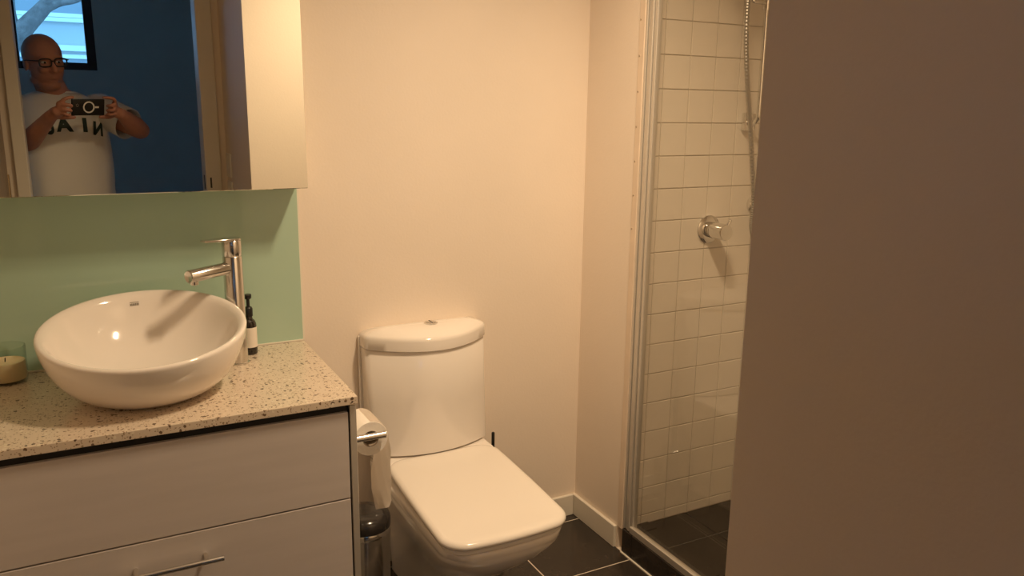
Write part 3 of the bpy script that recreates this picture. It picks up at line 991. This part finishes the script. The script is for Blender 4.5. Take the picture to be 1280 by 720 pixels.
# ------------------------------------------------------------------ person
pe = thing('person', 'bald man in glasses and printed off-white T-shirt, holding a phone with both hands', 'person', (-0.10, -0.40, 0.0))
TYAW = math.radians(15)
FW = Vector((math.sin(TYAW), math.cos(TYAW), 0))      # the way the chest faces
RT = Vector((math.cos(TYAW), -math.sin(TYAW), 0))     # wearer's right
TC0 = Vector((-0.092, -0.385, 0))
def torso_dims(z, grow=0.0):
    tab = [(0.80, 0.185, 0.135, 0.0), (0.92, 0.200, 0.155, 0.01), (1.05, 0.206, 0.168, 0.02), (1.15, 0.206, 0.163, 0.018), (1.25, 0.203, 0.148, 0.010), (1.33, 0.197, 0.133, 0.0),
           (1.38, 0.185, 0.120, -0.004), (1.42, 0.160, 0.100, -0.006), (1.445, 0.120, 0.080, -0.004), (1.46, 0.085, 0.068, 0.0), (1.475, 0.070, 0.064, 0.004), (1.50, 0.06, 0.06, 0.006)]
    for (z0, a0, b0, c0), (z1, a1, b1, c1) in zip(tab, tab[1:]):
        if z <= z1:
            t = max(0, (z - z0) / (z1 - z0))
            return a0 + (a1 - a0) * t + grow, b0 + (b1 - b0) * t + grow, c0 + (c1 - c0) * t
    return tab[-1][1] + grow, tab[-1][2] + grow, tab[-1][3]
def torso_pt(z, a, grow=0.0):
    hw, hd, sh = torso_dims(z, grow)
    ca, sa = math.cos(a), math.sin(a)
    e = 0.85
    x = hw * math.copysign(abs(ca) ** e, ca)
    y = hd * math.copysign(abs(sa) ** e, sa)
    p = TC0 + RT * x + FW * (y + sh)
    return Vector((p.x, p.y, z))
def torso_ring(z, grow=0.0, n=48):
    return [torso_pt(z, 2 * PI * i / n, grow) for i in range(n)]

HC = Vector((-0.122, -0.305, 1.602))                  # head centre
hyaw, hpitch, hroll = math.radians(24), math.radians(-6), math.radians(-5)
HR = Matrix.Rotation(-hyaw, 3, 'Z') @ Matrix.Rotation(hpitch, 3, 'X') @ Matrix.Rotation(hroll, 3, 'Y')
def HP(x, y, z):
    return HC + HR @ Vector((x, y, z))
SH_R, EL_R, WR_R = Vector((0.088, -0.425, 1.385)), Vector((0.262, -0.235, 1.285)), Vector((0.178, -0.092, 1.362))
SH_L, EL_L, WR_L = Vector((-0.272, -0.335, 1.385)), Vector((-0.25, -0.285, 1.195)), Vector((-0.110, -0.022, 1.352))

body = NB()
# torso, legs
loft(body, [torso_ring(z, -0.006) for z in (0.80, 0.86, 0.92, 1.0, 1.08, 1.16, 1.25, 1.33, 1.38, 1.42, 1.445, 1.46, 1.475)])
for s in (-1, 1):
    hip = TC0 + RT * (0.095 * s) + Vector((0, 0, 0.86))
    knee = TC0 + RT * (0.105 * s) + FW * 0.015 + Vector((0, 0, 0.47))
    ank = TC0 + RT * (0.11 * s) + FW * -0.01 + Vector((0, 0, 0.075))
    tube(body, [hip, hip.lerp(knee, 0.5), knee, knee.lerp(ank, 0.3), ank], [0.098, 0.085, 0.060, 0.062, 0.040], 20)
    tube(body, [ank + Vector((0, 0, -0.03)) - FW * 0.03, ank + FW * 0.06 + Vector((0, 0, -0.04)), ank + FW * 0.15 + Vector((0, 0, -0.048))], [0.042, 0.036, 0.026], 14)
# neck and head
tube(body, [TC0 + Vector((0, 0.02, 1.44)), Vector((-0.112, -0.345, 1.50)), HP(0, -0.02, -0.06)], [0.070, 0.064, 0.060], 24)
ellipsoid(body, HP(0, -0.012, 0.030), (0.082, 0.100, 0.092), HR, 28)         # skull
ellipsoid(body, HP(0, 0.018, -0.035), (0.071, 0.072, 0.080), HR, 28)         # face
ellipsoid(body, HP(0, 0.036, -0.082), (0.040, 0.040, 0.032), HR, 20)         # chin
ellipsoid(body, HP(0, 0.000, -0.080), (0.070, 0.062, 0.042), HR, 20)         # jaw
ellipsoid(body, HP(0, 0.022, -0.105), (0.052, 0.050, 0.032), HR, 20)         # soft chin
tube(body, [HP(0, 0.086, 0.004), HP(0, 0.101, -0.022), HP(0, 0.106, -0.034)], [0.008, 0.011, 0.013], 12)   # nose
for s in (-1, 1):
    ellipsoid(body, HP(0.012 * s, 0.092, -0.037), (0.009, 0.010, 0.008), HR, 10)
    ellipsoid(body, HP(0.033 * s, 0.068, -0.030), (0.024, 0.024, 0.022), HR, 14)     # cheek
    ellipsoid(body, HP(0.030 * s, 0.080, 0.020), (0.026, 0.011, 0.008), HR, 12)      # brow
    ellipsoid(body, HP(0.080 * s, -0.008, -0.012), (0.008, 0.019, 0.032), HR, 14)    # ear
tube(body, [HP(-0.023, 0.074, -0.062), HP(0, 0.087, -0.060), HP(0.023, 0.074, -0.062)], 0.0055, 10)   # upper lip
tube(body, [HP(-0.020, 0.072, -0.071), HP(0, 0.084, -0.071), HP(0.020, 0.072, -0.071)], 0.006, 10)    # lower lip
# arms
for a, b, c in ((SH_R, EL_R, WR_R), (SH_L, EL_L, WR_L)):
    tube(body, [a, a.lerp(b, 0.5), b], [0.062, 0.053, 0.043], 18)
    tube(body, [b, b.lerp(c, 0.3), b.lerp(c, 0.75), c], [0.043, 0.046, 0.034, 0.027], 18)
# hands: palm and five bent fingers closed on the phone's ends
def hand(wrist, end, e):
    # e=+1 wearer's right end of the phone, -1 left end; a measured outward from the end of the phone
    def Q(a, b, c):
        return PH(end + e * a, b - 0.010, c - 0.010)
    pc = Q(0.046, -0.016, -0.014)
    tube(body, [wrist, wrist.lerp(pc, 0.55)], [0.026, 0.027], 14)
    tube(body, [wrist.lerp(pc, 0.5) , Q(0.056, -0.022, -0.012), Q(0.045, -0.012, -0.006)], [0.026, 0.025, 0.021], 14)
    tube(body, [Q(0.052, 0.014, -0.002), Q(0.050, -0.030, -0.002)], [0.014, 0.014], 12)
    F = [([(0.052, 0.018, 0.000), (0.038, 0.040, 0.016), (0.016, 0.046, 0.014), (-0.004, 0.045, 0.004)], 0.0085),
         ([(0.053, 0.004, 0.002), (0.036, 0.017, 0.027), (0.015, 0.013, 0.027), (0.010, 0.008, 0.010)], 0.0088),
         ([(0.053, -0.012, 0.002), (0.038, -0.005, 0.028), (0.017, -0.010, 0.027), (0.010, -0.013, 0.010)], 0.0084),
         ([(0.051, -0.026, 0.000), (0.039, -0.026, 0.021), (0.021, -0.031, 0.021), (0.011, -0.032, 0.008)], 0.0074)]
    for pts, r in F:
        pp = [Q(*p) for p in pts]
        tube(body, smooth_path(pp, 3), [r * (1.08 - 0.22 * i / 9) for i in range(10)], 10)
    th = [Q(0.058, -0.040, -0.022), Q(0.036, -0.048, -0.018), Q(0.012, -0.047, -0.010), Q(-0.014, -0.046, -0.004)]
    tube(body, smooth_path(th, 3), [0.0135 - 0.0005 * i for i in range(10)], 10)
hand(WR_R, 0.1275, 1)
hand(WR_L, -0.0225, -1)
tmp = finish('tmp_body', body, 'skin')
rm = tmp.modifiers.new('fuse', 'REMESH')
rm.mode = 'VOXEL'
rm.voxel_size = 0.0042
sm = tmp.modifiers.new('smooth', 'SMOOTH')
sm.factor = 0.5
sm.iterations = 3
dg = bpy.context.evaluated_depsgraph_get()
bme = bpy.data.meshes.new_from_object(tmp.evaluated_get(dg))
bpy.data.objects.remove(tmp)
bme.transform(Matrix.Translation(-ORG['person']))
for p in bme.polygons:
    p.use_smooth = True
bd = bpy.data.objects.new('body', bme)
COL.objects.link(bd)
bd.parent = pe
# eyes
for s in (-1, 1):
    bm = NB(); ellipsoid(bm, HP(0.031 * s, 0.073, 0.001), (0.0125, 0.0115, 0.0062), HR, 16)
    ey = finish('eye', bm, 'eye', pe, True)
    bm = NB(); ellipsoid(bm, HP(0.031 * s + 0.001, 0.082, 0.000), (0.0055, 0.004, 0.0052), HR, 12)
    finish('iris', bm, 'iris', ey, True)
# shirt
shirt = NB()
zs = (0.90, 0.94, 1.0, 1.06, 1.12, 1.18, 1.24, 1.30, 1.34, 1.38, 1.41, 1.432, 1.447, 1.458)
n = 64
rings = []
for z in zs:
    ring = []
    for i in range(n):
        a = 2 * PI * i / n
        fold = 0.004 * math.sin(5 * a + 9 * z) * max(0, min(1, (1.25 - z) / 0.25)) + 0.003 * math.sin(11 * a + 4 * z) * max(0, min(1, (1.2 - z) / 0.2))
        ring.append(torso_pt(z, a, 0.010 + fold + (0.012 if z < 1.0 else 0.004)))
    rings.append(ring)
loft(shirt, rings, False, False)
for a, b in ((SH_R, EL_R), (SH_L, EL_L)):
    d = (b - a).normalized()
    end = a.lerp(b, 0.72)
    pts = [a - d * 0.045 , a, a.lerp(b, 0.25), a.lerp(b, 0.5), end]
    rads = [0.060, 0.079, 0.077, 0.076, 0.078]
    fr = frames_along(pts)
    rg = []
    for p, (t, s_, u_), r in zip(pts, fr, rads):
        rg.append([p + s_ * r * math.cos(2 * PI * k / 24) + u_ * r * math.sin(2 * PI * k / 24) for k in range(24)])
    loft(shirt, rg, True, False)
so_ = finish('t_shirt', shirt, 'shirt', pe, True, 70)
sol = so_.modifiers.new('cloth', 'SOLIDIFY'); sol.thickness = 0.003; sol.offset = 0
# collar band
bm = NB()
loft(bm, [torso_ring(1.452, 0.014), torso_ring(1.462, 0.013), torso_ring(1.466, 0.009), torso_ring(1.455, 0.008)], False, False)
finish('collar', bm, 'shirt', pe, True)
# printed letters on the chest, bent round the torso in an arc
def print_letter(ch, ang, zb, size, lean, width):
    cu = bpy.data.curves.new('glyph', 'FONT')
    cu.body = ch
    cu.align_x = 'CENTER'
    cu.size = 1.0
    cu.offset = 0.05
    ob = bpy.data.objects.new('glyph', cu)
    COL.objects.link(ob)
    d = bpy.context.evaluated_depsgraph_get()
    me = bpy.data.meshes.new_from_object(ob.evaluated_get(d))
    bpy.data.objects.remove(ob)
    bm = NB(); bm.from_mesh(me)
    bmesh.ops.triangulate(bm, faces=list(bm.faces))
    bmesh.ops.subdivide_edges(bm, edges=[e for e in bm.edges if e.calc_length() > 0.15], cuts=2)
    for v in bm.verts:
        x, y = v.co.x * size * width, v.co.y * size
        xr = x * math.cos(lean) - y * math.sin(lean)
        yr = x * math.sin(lean) + y * math.cos(lean)
        a = ang + xr / 0.165          # letters read the right way round on the shirt itself
        p = torso_pt(zb + yr, a, 0.0)
        v.co = torso_pt(zb + yr, a, 0.0195)
    return finish('letter', bm, 'letter', so_)
for ch, off, zb, ln, wd in (('N', -0.60, 1.262, -0.20, 0.78), ('I', -0.29, 1.280, -0.08, 0.9), ('A', 0.05, 1.282, 0.0, 0.58), ('O', 0.29, 1.270, 0.15, 0.46)):
    # the wearer's right is drawn first, as on a printed word seen from the front
    print_letter(ch, PI / 2 + off, zb, 0.085, -ln, wd)
# glasses
gl = NB()
for s in (-1, 1):
    loop = [HP(0.034 * s + 0.027 * math.copysign(abs(math.cos(t)) ** 0.6, math.cos(t)), 0.098, 0.000 + 0.018 * math.copysign(abs(math.sin(t)) ** 0.6, math.sin(t))) for t in [2 * PI * i / 24 for i in range(25)]]
    tube(gl, loop, 0.0032, 8, False)
    tube(gl, [HP(0.061 * s, 0.098, 0.010), HP(0.073 * s, 0.085, 0.010), HP(0.083 * s, 0.02, 0.008), HP(0.084 * s, -0.02, 0.002)], 0.0030, 8)
tube(gl, [HP(-0.008, 0.098, 0.005), HP(0, 0.1, 0.008), HP(0.008, 0.098, 0.005)], 0.003, 8)
finish('glasses', gl, 'plastic', pe, True)
# trousers and shoes
tr_ = NB()
loft(tr_, [torso_ring(z, g) for z, g in ((0.80, 0.006), (0.86, 0.008), (0.95, 0.004))], True, False)
for s in (-1, 1):
    hip = TC0 + RT * (0.095 * s) + Vector((0, 0, 0.86))
    knee = TC0 + RT * (0.105 * s) + FW * 0.015 + Vector((0, 0, 0.47))
    ank = TC0 + RT * (0.11 * s) + FW * -0.01 + Vector((0, 0, 0.09))
    tube(tr_, [hip, hip.lerp(knee, 0.5), knee, ank], [0.108, 0.100, 0.080, 0.062], 24, False)
finish('trousers', tr_, 'trousers', pe, True, 60)
for s in (-1, 1):
    ank = TC0 + RT * (0.11 * s) + FW * -0.01
    sb = NB()
    def sole(z, g):
        out = []
        for i in range(28):
            a = 2 * PI * i / 28
            l = 0.145 if math.sin(a) > 0 else 0.145
            p = ank + FW * (0.06 + (0.145 + g) * math.sin(a)) + RT * ((0.048 + g) * math.cos(a) * (0.85 + 0.15 * math.sin(a)))
            out.append(Vector((p.x, p.y, z)))
        return out
    loft(sb, [sole(0.0005, 0.0), sole(0.015, 0.004), sole(0.05, 0.002), sole(0.085, -0.012), sole(0.10, -0.03)])
    finish('shoe', sb, 'shoe', pe, True, 50)
